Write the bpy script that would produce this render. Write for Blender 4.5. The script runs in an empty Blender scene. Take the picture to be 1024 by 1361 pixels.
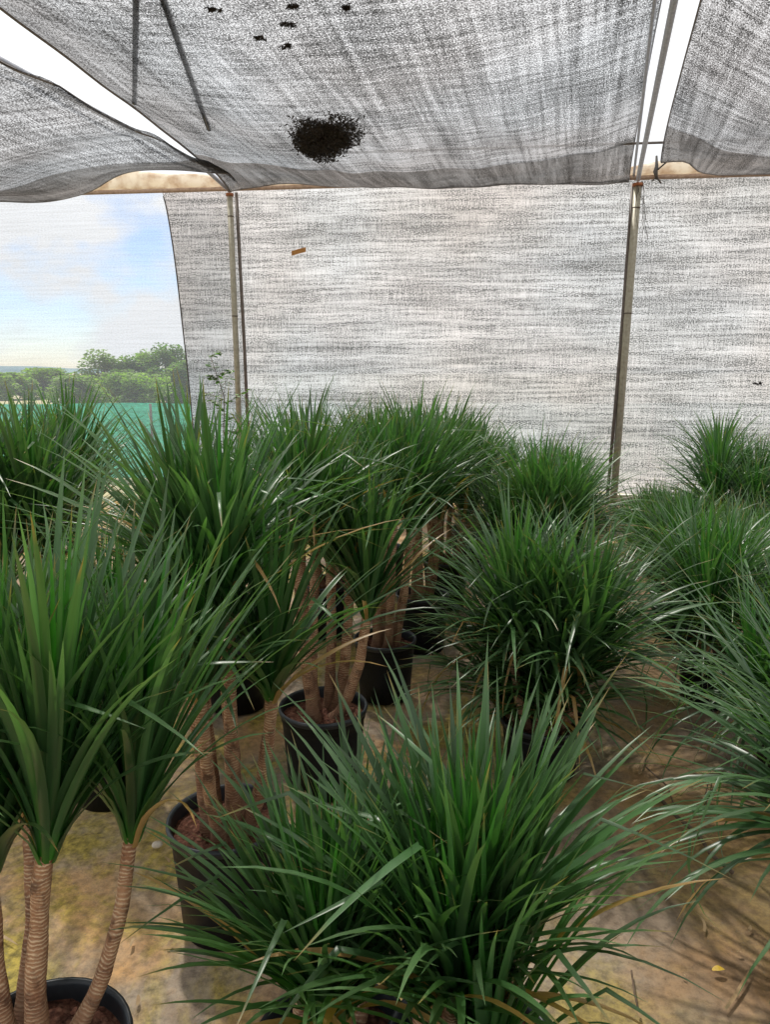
import bpy, math, random
from mathutils import Vector, Matrix, noise as mn
S = bpy.context.scene
COL = S.collection
R = math.radians
rnd = random.Random(7)

# ------------------------------------------------------------------ camera
CAMH, PITCH, F = 1.6, R(10.7), 983.0
cam_d = bpy.data.cameras.new('camera'); cam = bpy.data.objects.new('camera', cam_d)
COL.objects.link(cam); S.camera = cam
cam.location = (0, 0, CAMH); cam.rotation_euler = (R(90) - PITCH, 0, 0)
cam_d.sensor_fit = 'VERTICAL'; cam_d.sensor_height = 36; cam_d.lens = 26
cam_d.clip_start = .05; cam_d.clip_end = 5000

def ray(px, py):
    a, b = (px - 512) / F, (680.5 - py) / F
    return Vector((a, math.cos(PITCH) + b * math.sin(PITCH), -math.sin(PITCH) + b * math.cos(PITCH)))
def at_z(px, py, z):
    d = ray(px, py); t = (z - CAMH) / d.z
    return Vector((0, 0, CAMH)) + d * t
def at_y(px, py, y):
    d = ray(px, py); return Vector((0, 0, CAMH)) + d * (y / d.y)

# ------------------------------------------------------------------ object helpers
def tag(o, label=None, cat=None, group=None, kind=None):
    if label: o['label'] = label
    if cat: o['category'] = cat
    if group: o['group'] = group
    if kind: o['kind'] = kind
    return o
def empty(name, loc, rz=0):
    o = bpy.data.objects.new(name, None); COL.objects.link(o)
    o.location = loc; o.rotation_euler = (0, 0, rz); o.empty_display_size = .1
    return o
def link(name, me, parent=None, loc=(0, 0, 0)):
    o = bpy.data.objects.new(name, me); COL.objects.link(o); o.location = loc
    if parent: o.parent = parent
    return o

class MB:
    def __init__(s): s.v = []; s.f = []; s.uv = []; s.c = []
    def vert(s, p, uv=(0, 0), c=(1, 1, 1)):
        s.v.append(tuple(p)); s.uv.append(uv); s.c.append(c); return len(s.v) - 1
    def tube(s, pts, rad, n=10, cap=True, uvr=1.0):
        pts = [Vector(p) for p in pts]
        if not hasattr(rad, '__len__'): rad = [rad] * len(pts)
        prev = None; rings = []; L = 0
        for i, p in enumerate(pts):
            d = (pts[min(i + 1, len(pts) - 1)] - pts[max(i - 1, 0)]).normalized()
            if prev is None:
                up = Vector((0, 0, 1)) if abs(d.z) < .9 else Vector((1, 0, 0))
                a = d.cross(up).normalized()
            else: a = (prev - d * prev.dot(d)).normalized()
            prev = a; b = d.cross(a)
            if i: L += (p - pts[i - 1]).length
            rings.append([s.vert(p + (a * math.cos(t) + b * math.sin(t)) * rad[i], (t / 6.2832 * uvr, L)) for t in [6.28319 * k / n for k in range(n)]])
        for r0, r1 in zip(rings, rings[1:]):
            for k in range(n): s.f.append((r0[k], r0[(k + 1) % n], r1[(k + 1) % n], r1[k]))
        if cap: s.f.append(tuple(reversed(rings[0]))); s.f.append(tuple(rings[-1]))
    def lathe(s, prof, n=48, c=(0, 0, 0), wob=None):
        rings = []
        for j, (r, z) in enumerate(prof):
            rings.append([s.vert((c[0] + r * math.cos(t) * (1 + (wob(t) if wob else 0)), c[1] + r * math.sin(t) * (1 + (wob(t) if wob else 0)), c[2] + z), (t, z)) for t in [6.28319 * k / n for k in range(n)]])
        for r0, r1 in zip(rings, rings[1:]):
            for k in range(n): s.f.append((r0[k], r0[(k + 1) % n], r1[(k + 1) % n], r1[k]))
    def box(s, c, h, m=None):
        c = Vector(c); idx = []
        for dx in (-1, 1):
            for dy in (-1, 1):
                for dz in (-1, 1):
                    p = Vector((dx * h[0], dy * h[1], dz * h[2]))
                    if m: p = m @ p
                    idx.append(s.vert(c + p))
        for f in ((0, 1, 3, 2), (4, 6, 7, 5), (0, 4, 5, 1), (2, 3, 7, 6), (0, 2, 6, 4), (1, 5, 7, 3)): s.f.append(tuple(idx[i] for i in f))
    def grid(s, fn, nu, nv):
        base = len(s.v)
        for j in range(nv + 1):
            for i in range(nu + 1):
                p, uv = fn(i / nu, j / nv); s.vert(p, uv)
        for j in range(nv):
            for i in range(nu):
                a = base + j * (nu + 1) + i; s.f.append((a, a + 1, a + nu + 2, a + nu + 1))
    def mesh(s, name, mat, smooth=True):
        me = bpy.data.meshes.new(name); me.from_pydata(s.v, [], s.f)
        uvl = me.uv_layers.new(name='UVMap')
        li = [0] * len(me.loops); me.loops.foreach_get('vertex_index', li)
        flat = []
        for i in li: flat += s.uv[i]
        uvl.data.foreach_set('uv', flat)
        ca = me.color_attributes.new('Col', 'FLOAT_COLOR', 'POINT')
        fl = []
        for c in s.c: fl += [c[0], c[1], c[2], 1]
        ca.data.foreach_set('color', fl)
        me.materials.append(mat)
        me.polygons.foreach_set('use_smooth', [smooth] * len(me.polygons))
        me.update(); return me
    def build(s, name, mat, parent=None, loc=(0, 0, 0), smooth=True):
        return link(name, s.mesh(name, mat, smooth), parent, loc)

# ------------------------------------------------------------------ node helpers
class NT:
    def __init__(s, name):
        s.m = bpy.data.materials.new(name); s.m.use_nodes = True; s.t = s.m.node_tree; s.t.nodes.clear()
        s.out = s.n('ShaderNodeOutputMaterial')
    def n(s, typ, **kw):
        x = s.t.nodes.new(typ)
        for k, v in kw.items(): setattr(x, k, v)
        return x
    def l(s, a, b): s.t.links.new(a, b)
    def setin(s, sock, v):
        if isinstance(v, bpy.types.NodeSocket): s.l(v, sock)
        else: sock.default_value = v
    def math(s, op, a, b=0.0, c=None, clamp=False):
        x = s.n('ShaderNodeMath', operation=op, use_clamp=clamp); s.setin(x.inputs[0], a); s.setin(x.inputs[1], b)
        if c is not None: s.setin(x.inputs[2], c)
        return x.outputs[0]
    def coord(s, kind='Object'): return s.n('ShaderNodeTexCoord').outputs[kind]
    def map(s, vec, scale=(1, 1, 1), loc=(0, 0, 0), rot=(0, 0, 0)):
        x = s.n('ShaderNodeMapping'); s.l(vec, x.inputs[0]); x.inputs['Scale'].default_value = scale
        x.inputs['Location'].default_value = loc; x.inputs['Rotation'].default_value = rot; return x.outputs[0]
    def noise(s, vec, scale, detail=3, rough=.55, dist=0):
        x = s.n('ShaderNodeTexNoise'); s.l(vec, x.inputs['Vector']); x.inputs['Scale'].default_value = scale
        x.inputs['Detail'].default_value = detail; x.inputs['Roughness'].default_value = rough; x.inputs['Distortion'].default_value = dist
        return x.outputs['Fac']
    def ramp(s, fac, stops, interp='LINEAR'):
        x = s.n('ShaderNodeValToRGB'); s.setin(x.inputs[0], fac); e = x.color_ramp.elements; x.color_ramp.interpolation = interp
        while len(e) < len(stops): e.new(.5)
        for el, (p, c) in zip(e, stops):
            el.position = p; el.color = (c[0], c[1], c[2], 1) if hasattr(c, '__len__') else (c, c, c, 1)
        return x.outputs[0]
    def mix(s, f, a, b, mode='MIX'):
        x = s.n('ShaderNodeMix', data_type='RGBA', blend_type=mode); s.setin(x.inputs[0], f)
        for sock, v in ((x.inputs[6], a), (x.inputs[7], b)):
            if isinstance(v, bpy.types.NodeSocket): s.l(v, sock)
            else: sock.default_value = (v[0], v[1], v[2], 1)
        return x.outputs[2]
    def bsdf(s, col, rough=.6, spec=.5, metal=0, bump=None, bstr=.3, bdist=.01):
        p = s.n('ShaderNodeBsdfPrincipled')
        if isinstance(col, bpy.types.NodeSocket): s.l(col, p.inputs['Base Color'])
        else: p.inputs['Base Color'].default_value = (*col, 1)
        s.setin(p.inputs['Roughness'], rough); p.inputs['Specular IOR Level'].default_value = spec; p.inputs['Metallic'].default_value = metal
        if bump is not None:
            b = s.n('ShaderNodeBump'); b.inputs['Strength'].default_value = bstr; b.inputs['Distance'].default_value = bdist
            s.l(bump, b.inputs['Height']); s.l(b.outputs[0], p.inputs['Normal'])
        return p.outputs[0]
    def shmix(s, f, a, b):
        x = s.n('ShaderNodeMixShader'); s.setin(x.inputs[0], f); s.l(a, x.inputs[1]); s.l(b, x.inputs[2]); return x.outputs[0]
    def end(s, sh): s.l(sh, s.out.inputs[0]); return s.m

def mat_simple(name, c1, c2, scale=20, rough=.6, spec=.5, metal=0, bump=.2, bdist=.003, detail=5):
    t = NT(name); v = t.coord('Object'); f = t.noise(v, scale, detail)
    return t.end(t.bsdf(t.ramp(f, [(.3, c1), (.7, c2)]), rough, spec, metal, f, bump, bdist))

def net_mat(name, thread, light, dark, open_lo, open_hi, speck, streak, s2=None, ks=(2.2, 1.3, .8), tw=.75, bigk=.5, wall=False, mean=.5, soft=1.0):
    """woven shade net: translucent threads with small holes; seen at a slant the holes close up, as in real weave"""
    t = NT(name); uv = t.coord('UV')
    n1 = t.noise(t.map(uv, speck), 1, 2.5, .7)
    n2 = t.noise(t.map(uv, streak, (3, 1, 0)), 1, 3, .6)
    k1 = ks[0]
    if wall:      # specks gather into broken horizontal lines
        rows = t.ramp(n2, [(.42, .25), (.62, 1)]); k1 = t.math('MULTIPLY', rows, ks[0])
    v = t.math('MULTIPLY', t.math('SUBTRACT', n1, .5 if not wall else .53), k1)
    v = t.math('ADD', v, t.math('MULTIPLY', t.math('SUBTRACT', n2, .5), -ks[1] if wall else ks[1]))
    if s2:
        n3 = t.noise(t.map(uv, s2[0], (7, 2, 0), (0, 0, s2[1])), 1, 3, .6)
        v = t.math('ADD', v, t.math('MULTIPLY', t.math('SUBTRACT', n3, .5), ks[2]))
    if wall:
        nv = t.noise(t.map(uv, (70, 5, 1), (2, 9, 0)), 1, 2, .6); v = t.math('ADD', v, t.math('MULTIPLY', t.math('SUBTRACT', nv, .5), 1.1))
    n4 = t.noise(uv, .9, 3)
    v = t.math('ADD', v, t.math('MULTIPLY', t.math('SUBTRACT', n4, .5), bigk))
    v = t.math('ADD', v, mean, clamp=True)
    tint = t.noise(t.map(uv, (.5, .5, 1), (5, 5, 0)), 1, 2)
    lc = t.mix(t.ramp(tint, [(.35, 0), (.65, 1)]), (light[0] * 1.03, light[1] * .98, light[2] * .97), (light[0] * .95, light[1] * .99, light[2] * 1.04))
    col = t.mix(v, dark, lc)
    d = t.n('ShaderNodeBsdfDiffuse'); t.l(t.mix(v, tuple(x * .6 for x in dark), thread), d.inputs[0])
    tr = t.n('ShaderNodeBsdfTranslucent'); t.l(col, tr.inputs[0])
    sh = t.shmix(tw, d.outputs[0], tr.outputs[0])
    tp = t.n('ShaderNodeBsdfTransparent')
    mr = t.n('ShaderNodeMapRange'); t.l(v, mr.inputs[0]); mr.inputs[1].default_value = 0; mr.inputs[2].default_value = 1
    mr.inputs[3].default_value = open_lo; mr.inputs[4].default_value = open_hi
    g = t.n('ShaderNodeNewGeometry'); dt = t.n('ShaderNodeVectorMath', operation='DOT_PRODUCT')
    t.l(g.outputs['Normal'], dt.inputs[0]); t.l(g.outputs['Incoming'], dt.inputs[1])
    cosv = t.math('MAXIMUM', t.math('ABSOLUTE', dt.outputs['Value']), .12)
    op = t.math('POWER', mr.outputs[0], t.math('DIVIDE', soft, cosv))
    return t.end(t.shmix(op, sh, tp.outputs[0]))

# ------------------------------------------------------------------ materials
M = {}
M['roof'] = net_mat('roof_shade_net', (.14, .14, .14), (.43, .435, .44), (.03, .03, .03), .12, .83, (88, 66, 1), (17, .7, 1), ((2.2, 17, 1), R(14)), (4.6, 1.25, 1.3), .6, .8, mean=.45)
M['hem'] = net_mat('net_hem', (.11, .105, .10), (.6, .58, .56), (.05, .045, .04), .2, .93, (75, 55, 1), (13, .6, 1), None, (3.4, 1.2, .6), .5, .5, mean=.48)
M['wall'] = net_mat('wall_shade_net', (.42, .41, .42), (.80, .775, .81), (.13, .13, .135), .02, .06, (62, 88, 1), (1.6, 32, 1), ((.3, 5.2, 1), 0), (6.4, 1.2, 1.2), .78, .4, True, .60)
M['thin'] = net_mat('thin_wall_net', (.4, .4, .4), (.66, .71, .78), (.3, .3, .3), .66, .86, (45, 80, 1), (1.2, 38, 1), None, (2.0, 1.3, .5), .62, .2)
M['teal'] = net_mat('teal_net', (.05, .42, .32), (.11, .60, .42), (.02, .2, .13), .0, .02, (12, 40, 1), (1.5, 14, 1), None, (2.2, 1.4, .6), .55, .5)
def m_cloth():
    t = NT('cream_cloth'); v = t.coord('UV'); f = t.noise(t.map(v, (6, 3, 1)), 1, 5)
    c = t.ramp(f, [(.3, (.55, .4, .27)), (.6, (.95, .9, .8))])
    tr = t.n('ShaderNodeBsdfTranslucent'); t.l(c, tr.inputs[0])
    return t.end(t.shmix(.6, t.bsdf(c, .8, .2, 0, f, .5, .01), tr.outputs[0]))
M['cloth'] = m_cloth()
M['pipe'] = mat_simple('galvanised_pipe', (.30, .31, .34), (.48, .48, .5), 30, .45, .5, .5)
M['khaki'] = mat_simple('khaki_post', (.30, .28, .21), (.45, .43, .34), 25, .5, .5, .2)
M['darkpipe'] = mat_simple('dark_pipe', (.09, .075, .065), (.17, .14, .12), 30, .6)
M['rust'] = mat_simple('rust', (.20, .06, .025), (.4, .16, .07), 60, .85)
M['beam'] = mat_simple('beam_paint', (.26, .17, .12), (.45, .33, .24), 30, .7)
M['wire'] = mat_simple('wire', (.05, .045, .04), (.09, .08, .07), 60, .7)
M['pot'] = mat_simple('black_pot', (.004, .005, .006), (.009, .010, .012), 14, .5, .22, 0, .15, .002)
M['rim'] = mat_simple('pot_rim', (.010, .014, .018), (.022, .028, .034), 30, .4, .5, 0, .15, .002)
M['drydark'] = mat_simple('dead_leaves', (.005, .004, .0035), (.022, .015, .01), 30, .8)
M['dryleaf'] = mat_simple('dry_leaf', (.30, .18, .08), (.55, .4, .22), 12, .7)
M['twig'] = mat_simple('twig', (.09, .06, .04), (.2, .14, .09), 40, .8)
M['stone'] = mat_simple('stone', (.5, .42, .33), (.75, .68, .56), 60, .8)
M['tag'] = mat_simple('orange_tag', (.4, .17, .04), (.55, .3, .1), 60, .7)
M['yellow'] = mat_simple('yellow_leaf', (.7, .42, .03), (.85, .6, .08), 60, .5)
M['bark'] = mat_simple('tree_bark', (.08, .06, .045), (.2, .16, .12), 20, .9)
M['block'] = mat_simple('concrete_kerb', (.35, .34, .3), (.6, .58, .5), 10, .85)

def m_soil():
    t = NT('pot_soil'); v = t.coord('Object'); f = t.noise(v, 55, 6, .7)
    g = t.n('ShaderNodeTexVoronoi'); t.l(v, g.inputs['Vector']); g.inputs['Scale'].default_value = 70
    c = t.mix(t.ramp(g.outputs['Distance'], [(.1, 1), (.5, 0)]), t.ramp(f, [(.35, (.045, .018, .012)), (.65, (.2, .085, .055))]), (.24, .12, .08))
    return t.end(t.bsdf(c, .9, .2, 0, t.math('ADD', f, t.math('MULTIPLY', g.outputs['Distance'], -.6)), 1, .012))
M['soil'] = m_soil()

def m_ground():
    t = NT('nursery_ground'); v = t.coord('Object')
    a = t.noise(v, 1.3, 6, .62, .4); b = t.noise(t.map(v, (1, 1, 1), (9, 4, 0)), 2.6, 6, .65, .5); c = t.noise(v, 38, 4, .7); d = t.noise(t.map(v, (1, 1, 1), (3, 8, 0)), .8, 4)
    col = t.ramp(a, [(.33, (.27, .17, .10)), (.47, (.42, .34, .25)), (.60, (.64, .38, .17))])
    moss = t.ramp(b, [(.47, 0), (.60, 1)])
    sx = t.n('ShaderNodeSeparateXYZ'); t.l(v, sx.inputs[0])
    left = t.math('SUBTRACT', .95, t.math('MULTIPLY', t.math('ADD', sx.outputs[0], t.math('MULTIPLY', sx.outputs[1], -.1)), .42), clamp=True)
    col = t.mix(t.math('MULTIPLY', t.math('MULTIPLY', moss, .85), left), col, t.ramp(c, [(.3, (.27, .22, .025)), (.7, (.56, .43, .06))]))
    fine = t.ramp(c, [(.28, .5), (.6, 1.08)])
    col = t.mix(1, col, fine, 'MULTIPLY')
    col = t.mix(t.ramp(d, [(.4, 0), (.7, .45)]), col, (.15, .09, .065))
    # thin silt film and specks
    sp = t.noise(v, 120, 2, .5); col = t.mix(t.ramp(sp, [(.66, 0), (.72, .7)]), col, (.3, .24, .17))
    right_brown = t.ramp(t.math('ADD', t.math('MULTIPLY', sx.outputs[0], .35), t.math('MULTIPLY', t.noise(v, 1.1, 4), .8)), [(.45, 0), (.85, .5)])  # darker brown towards the right, edge broken up by noise
    col = t.mix(right_brown, col, (.115, .075, .04))
    # cracks between old weed mat sheets
    w = t.n('ShaderNodeTexVoronoi', feature='DISTANCE_TO_EDGE'); t.l(t.map(v, (.7, .35, 1), (0, 0, 0), (0, 0, R(-16))), w.inputs['Vector']); w.inputs['Scale'].default_value = 1.1
    col = t.mix(t.ramp(w.outputs['Distance'], [(.0, .45), (.02, 0)]), col, (.03, .02, .015))
    # outside the shade: dry grass and pale earth
    out = t.math('GREATER_THAN', t.math('ADD', sx.outputs[1], t.math('MULTIPLY', c, .3)), 9.4)
    field = t.ramp(t.noise(v, .35, 5), [(.35, (.17, .2, .06)), (.6, (.36, .3, .18))])
    col = t.mix(out, col, field)
    rough = t.ramp(t.noise(v, 2.2, 3), [(.35, .55), (.65, .9)])
    hb = t.math('ADD', t.math('MULTIPLY', c, .4), a)
    return t.end(t.bsdf(col, rough, .35, 0, hb, .5, .02))
M['ground'] = m_ground()

def m_leaf(name, old, young, tip=(.40, .25, .09), rough=.34, tl=.25):
    t = NT(name); a = t.n('ShaderNodeVertexColor', layer_name='Col'); s = t.n('ShaderNodeSeparateColor'); t.l(a.outputs[0], s.inputs[0])
    uv = t.coord('UV')
    n = t.noise(t.map(uv, (90, 3, 1)), 1, 3)
    r2 = t.math('FRACT', t.math('MULTIPLY', s.outputs[0], 7.31))
    old = t.mix(t.ramp(r2, [(.25, 0), (1, .85)]), old, (old[0] * 1.9, old[1] * 1.45, old[2] * 2.0))
    oi = t.n('ShaderNodeObjectInfo')
    sy = t.n('ShaderNodeSeparateXYZ'); t.l(uv, sy.inputs[0])
    old = t.mix(t.math('MULTIPLY', t.math('POWER', sy.outputs[1], 2.2), .7), old, (.16, .25, .12))
    c = t.mix(s.outputs[1], old, young)
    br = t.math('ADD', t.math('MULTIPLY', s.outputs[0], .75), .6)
    br = t.math('MULTIPLY', br, t.math('ADD', .85, t.math('MULTIPLY', oi.outputs['Random'], .3)))
    br = t.math('MULTIPLY', br, t.math('ADD', .72, t.math('MULTIPLY', n, .56)))
    cb = t.n('ShaderNodeCombineColor'); [t.l(br, cb.inputs[i]) for i in range(3)]
    c = t.mix(1, c, cb.outputs[0], 'MULTIPLY')
    c = t.mix(s.outputs[2], c, tip)
    p = t.bsdf(c, rough, .62, 0, n, .25, .001)
    tr = t.n('ShaderNodeBsdfTranslucent'); t.l(t.mix(1, c, (1.3, 1.7, .5), 'MULTIPLY'), tr.inputs[0])
    return t.end(t.shmix(tl, p, tr.outputs[0]))
M['leaf'] = m_leaf('strap_leaf', (.033, .094, .030), (.035, .22, .012))
M['leaf_fine'] = m_leaf('fine_strap_leaf', (.042, .108, .038), (.045, .21, .018))
M['leaf_tree'] = m_leaf('tree_leaf', (.05, .105, .02), (.17, .25, .035), rough=.6, tl=.5)
M['leaf_weed'] = m_leaf('weed_leaf', (.05, .12, .03), (.14, .26, .05), rough=.5, tl=.35)

def m_stem():
    t = NT('ringed_stem'); uv = t.coord('UV'); ob = t.coord('Object')
    d = t.noise(ob, 22, 3); sep = t.n('ShaderNodeSeparateXYZ'); t.l(uv, sep.inputs[0])
    ph = t.math('ADD', t.math('MULTIPLY', sep.outputs[1], 760), t.math('ADD', t.math('MULTIPLY', d, 20), t.math('MULTIPLY', t.noise(ob, 60, 2), 5)))
    w = t.math('ADD', t.math('MULTIPLY', t.math('SINE', ph), .5), .5)
    patch = t.noise(ob, 9, 3)
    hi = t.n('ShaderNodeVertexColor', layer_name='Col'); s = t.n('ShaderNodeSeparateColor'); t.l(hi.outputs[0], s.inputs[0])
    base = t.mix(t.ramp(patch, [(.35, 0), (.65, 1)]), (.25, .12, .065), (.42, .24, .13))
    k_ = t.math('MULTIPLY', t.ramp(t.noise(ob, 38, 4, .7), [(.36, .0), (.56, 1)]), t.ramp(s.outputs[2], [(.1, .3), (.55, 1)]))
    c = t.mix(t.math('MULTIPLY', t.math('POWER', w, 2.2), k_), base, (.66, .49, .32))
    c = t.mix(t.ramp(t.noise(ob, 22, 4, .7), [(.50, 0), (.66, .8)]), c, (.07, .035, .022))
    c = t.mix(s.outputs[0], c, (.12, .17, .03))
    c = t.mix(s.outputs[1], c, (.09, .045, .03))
    return t.end(t.bsdf(c, .75, .3, 0, t.math('ADD', w, t.noise(ob, 90, 4)), .55, .0025))
M['stem'] = m_stem()

# ------------------------------------------------------------------ plant generators
def crown_mesh(name, n, L, w, amax, droop, seed, mat, segs=9, young=.35, pw=1.0, wobble=.12):
    r = random.Random(seed); b = MB()
    for i in range(n):
        t = (i + r.random()) / n
        phi = i * 2.39996 + r.uniform(-.35, .35)
        a = R(2) + R(amax) * t ** pw + R(r.gauss(0, 4))
        ln = L * (.62 + .42 * min(1, t * 2.2 + .15)) * r.uniform(.7, 1.12) * (1 - .12 * max(0, t - .7) / .3)
        wd = w * r.uniform(.8, 1.15) * (.75 + .35 * min(1, t * 2))
        k = R(droop) * (.15 + .95 * t) * r.uniform(.5, 1.5)
        pos = Vector((math.cos(phi) * .015, math.sin(phi) * .015, .13 * (1 - t) - .055))
        br = r.random(); fr = max(0, 1 - t / young) if t < young else 0
        fr = max(fr, .25 * r.random()); tipb = r.random() < .3; kink = r.uniform(.55, .85) if r.random() < .06 * (t > .3) else 9; sheath = r.uniform(.18, .34)
        dead = 1.0 if (t > .96 and r.random() < .45) else 0
        tw = r.uniform(-.5, .5); dphi = r.gauss(0, wobble); rows = []; kd = False
        for j in range(segs + 1):
            s = j / segs
            prof = min(1, .55 + s * 2.4) * (1 - s ** 2.6) ** .9 if s < 1 else 0
            if s < .12: prof = max(prof, .7)
            aa = a * min(1, .30 + .70 * s / sheath) + k * s ** 1.7
            if s > kink:
                aa += R(62)
            ph = phi + dphi * s * s
            D = Vector((math.sin(aa) * math.cos(ph), math.sin(aa) * math.sin(ph), math.cos(aa)))
            W = Vector((-math.sin(ph), math.cos(ph), 0)); N = W.cross(D)
            W = (W * math.cos(tw * s) + N * math.sin(tw * s)).normalized(); N = W.cross(D)
            if j: pos = pos + D * (ln / segs)
            h = wd * .5 * prof
            bb = dead if dead else (1.0 if (tipb and s > .93) else 0)
            g = max(fr * (1 - .35 * s), .8 * max(0, 1 - s / .10)); cr = br
            if j == segs: rows.append([b.vert(pos, (.5, s), (cr, g, bb))])
            else:
                rows.append([b.vert(pos + W * h - N * h * .0, (0, s), (cr, g, bb)), b.vert(pos + N * h * .32, (.5 * wd, s), (cr, g, bb)), b.vert(pos - W * h, (wd, s), (cr, g, bb))])
        for r0, r1 in zip(rows, rows[1:]):
            if len(r1) == 3: b.f += [(r0[0], r0[1], r1[1], r1[0]), (r0[1], r0[2], r1[2], r1[1])]
            else: b.f += [(r0[0], r0[1], r1[0]), (r0[1], r0[2], r1[0])]
    return b.mesh(name, mat)

CR = {'tall': [crown_mesh('leaf_crown', 104, .69, .0215, [40, 46, 36, 42][i], 36, 100 + i, M['leaf'], pw=1.15) for i in range(4)],
      'fine': [crown_mesh('leaf_crown', 150, .64, .0172, [58, 50, 64, 54][i], 58, 200 + i, M['leaf_fine'], pw=1.25) for i in range(4)],
      'slim': [crown_mesh('leaf_crown', 110, .66, .0185, [25, 31][i], 34, 500 + i, M['leaf'], pw=1.15) for i in range(2)],
      'front': [crown_mesh('leaf_crown', 84, .65, .021, [40, 50, 36][i], 38, 400 + i, M['leaf'], pw=1.15) for i in range(3)],
      'arch': [crown_mesh('leaf_crown', 105, .74, .018, [66, 76][i], 66, 600 + i, M['leaf_fine'], pw=1.2) for i in range(2)],
      'far': [crown_mesh('leaf_crown', 135, .56, .0155, 58, 48, 300 + i, M['leaf_fine'], 6) for i in range(3)]}

def pot(root, Rr=.17, H=.33, det=True):
    b = MB()
    b.lathe([(0.001, .004), (Rr * .8, .004), (Rr * .82, .0), (Rr * .86, H * .35), (Rr * .93, H * .78), (Rr * .935, H * .86), (Rr * .965, H * .87), (Rr * .97, H - .014)], 40)
    b.build('pot', M['pot'], root)
    b = MB()
    b.lathe([(Rr * .975, H - .022), (Rr * 1.0, H - .02), (Rr * 1.02, H - .006), (Rr * 1.01, H + .002), (Rr * .97, H + .003), (Rr * .94, H - .006), (Rr * .93, H - .05)], 40)
    b.build('rim', M['rim'], root)
    b = MB(); rr = random.Random(int(Rr * 1e4) + len(bpy.data.objects))
    off = rr.uniform(0, 50)
    def fn(u, v):
        r = u * Rr * .935; a = v * 6.28319
        z = H - .045 + .012 * mn.noise(Vector((r * 20 * math.cos(a), r * 20 * math.sin(a), off))) + .008 * mn.noise(Vector((r * 90 * math.cos(a), r * 90 * math.sin(a), off))) + .012 * (1 - u)
        return (r * math.cos(a), r * math.sin(a), z), (u, v)
    b.grid(fn, 14, 40)
    for k in range(16 if det else 0):
        a = rr.uniform(0, 6.28); q = rr.uniform(.2, .85) * Rr; s_ = rr.uniform(.005, .012)
        m = Matrix.Rotation(rr.uniform(0, 3), 3, 'X') @ Matrix.Rotation(rr.uniform(0, 3), 3, 'Z')
        b.box((q * math.cos(a), q * math.sin(a), H - .034), (s_, s_ * .7, s_ * .6), m)
    b.build('soil', M['soil'], root, smooth=False)

def stem(root, p0, p1, bend, r0, r1, crown, cs=1.0, fine=True, rot=0, tilt=.5):
    p0 = Vector(p0); p1 = Vector(p1); d = p1 - p0; c = p0 + d * .45 + Vector(bend)
    ln = d.length; n = max(8, int(ln / (.0041 if fine else .02))); b = MB(); pts = []; rad = []
    off = rnd.uniform(0, 99)
    for i in range(n + 1):
        t = i / n; p = p0 * (1 - t) ** 2 + c * 2 * t * (1 - t) + p1 * t * t
        p = p + Vector((mn.noise(Vector((t * 4, off, 0))), mn.noise(Vector((t * 4, off, 9))), 0)) * .006
        r = r0 + (r1 - r0) * min(1, t * 1.4) + (r0 * .45) * max(0, 1 - t / .14) ** 2
        r *= 1 + .13 * mn.noise(Vector((t * ln * 14, off, 4))) + .05 * mn.noise(Vector((t * ln * 45, off, 4)))
        if fine: r *= 1 + .016 * (1 if i % 2 else -1) * min(1, t * 3)
        pts.append(p - p0); rad.append(r)
    nn = 14 if fine else 9
    b.tube(pts, rad, nn)
    for i in range(n + 1):
        t = i / n
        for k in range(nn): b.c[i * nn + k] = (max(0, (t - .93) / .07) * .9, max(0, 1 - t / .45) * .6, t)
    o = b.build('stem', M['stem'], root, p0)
    dirv = (pts[-1] - pts[-3]).normalized(); dirv = (dirv * tilt + Vector((0, 0, 1)) * (1 - tilt)).normalized()
    q = Vector((0, 0, 1)).rotation_difference(dirv)
    cr = link('leaf_crown', crown, o, pts[-1] + dirv * .005); cr.rotation_mode = 'QUATERNION'
    cr.rotation_quaternion = q @ Matrix.Rotation(rot, 3, 'Z').to_quaternion(); cr.scale = (cs, cs, cs)
    # dry leaf bases / ruff just under the crown
    return o

def plant(x, y, kind, seed, label, group, Rr=.17, H=.33, nst=None, hmin=None, hmax=None, cs=1.0, fine=True, spread=None, lean=(0, 0)):
    r = random.Random(seed); root = empty('potted_plant', (x, y, .002), r.uniform(0, 6.28))
    tag(root, label, 'potted plant', group); pot(root, Rr, H, fine)
    tall = kind in ('tall', 'front')
    nst = nst or (r.randint(5, 6) if tall else r.randint(5, 7))
    hmin = hmin if hmin is not None else (.38 if tall else .10); hmax = hmax or (.62 if tall else .34)
    spread = spread or (.24 if tall else .2)
    cr = CR['arch'] if kind == 'arch' else CR[kind if tall else ('fine' if fine else 'far')]
    c, s = math.cos(-root.rotation_euler.z), math.sin(-root.rotation_euler.z)
    lx, ly = lean[0] * c - lean[1] * s, lean[0] * s + lean[1] * c
    for i in range(nst):
        a = i / nst * 6.28 + r.uniform(-.4, .4); q = r.uniform(.35, 1)
        if i == 0: q = .1
        h = r.uniform(hmin, hmax) * (1 - .25 * (q > .8))
        p0 = (math.cos(a) * .05, math.sin(a) * .05, H - .05)
        p1 = (math.cos(a) * spread * q + lx, math.sin(a) * spread * q + ly, H - .05 + h)
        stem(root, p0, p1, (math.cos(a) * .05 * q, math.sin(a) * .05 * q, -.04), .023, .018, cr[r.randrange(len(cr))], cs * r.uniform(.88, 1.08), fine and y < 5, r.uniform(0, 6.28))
    return root

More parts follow.
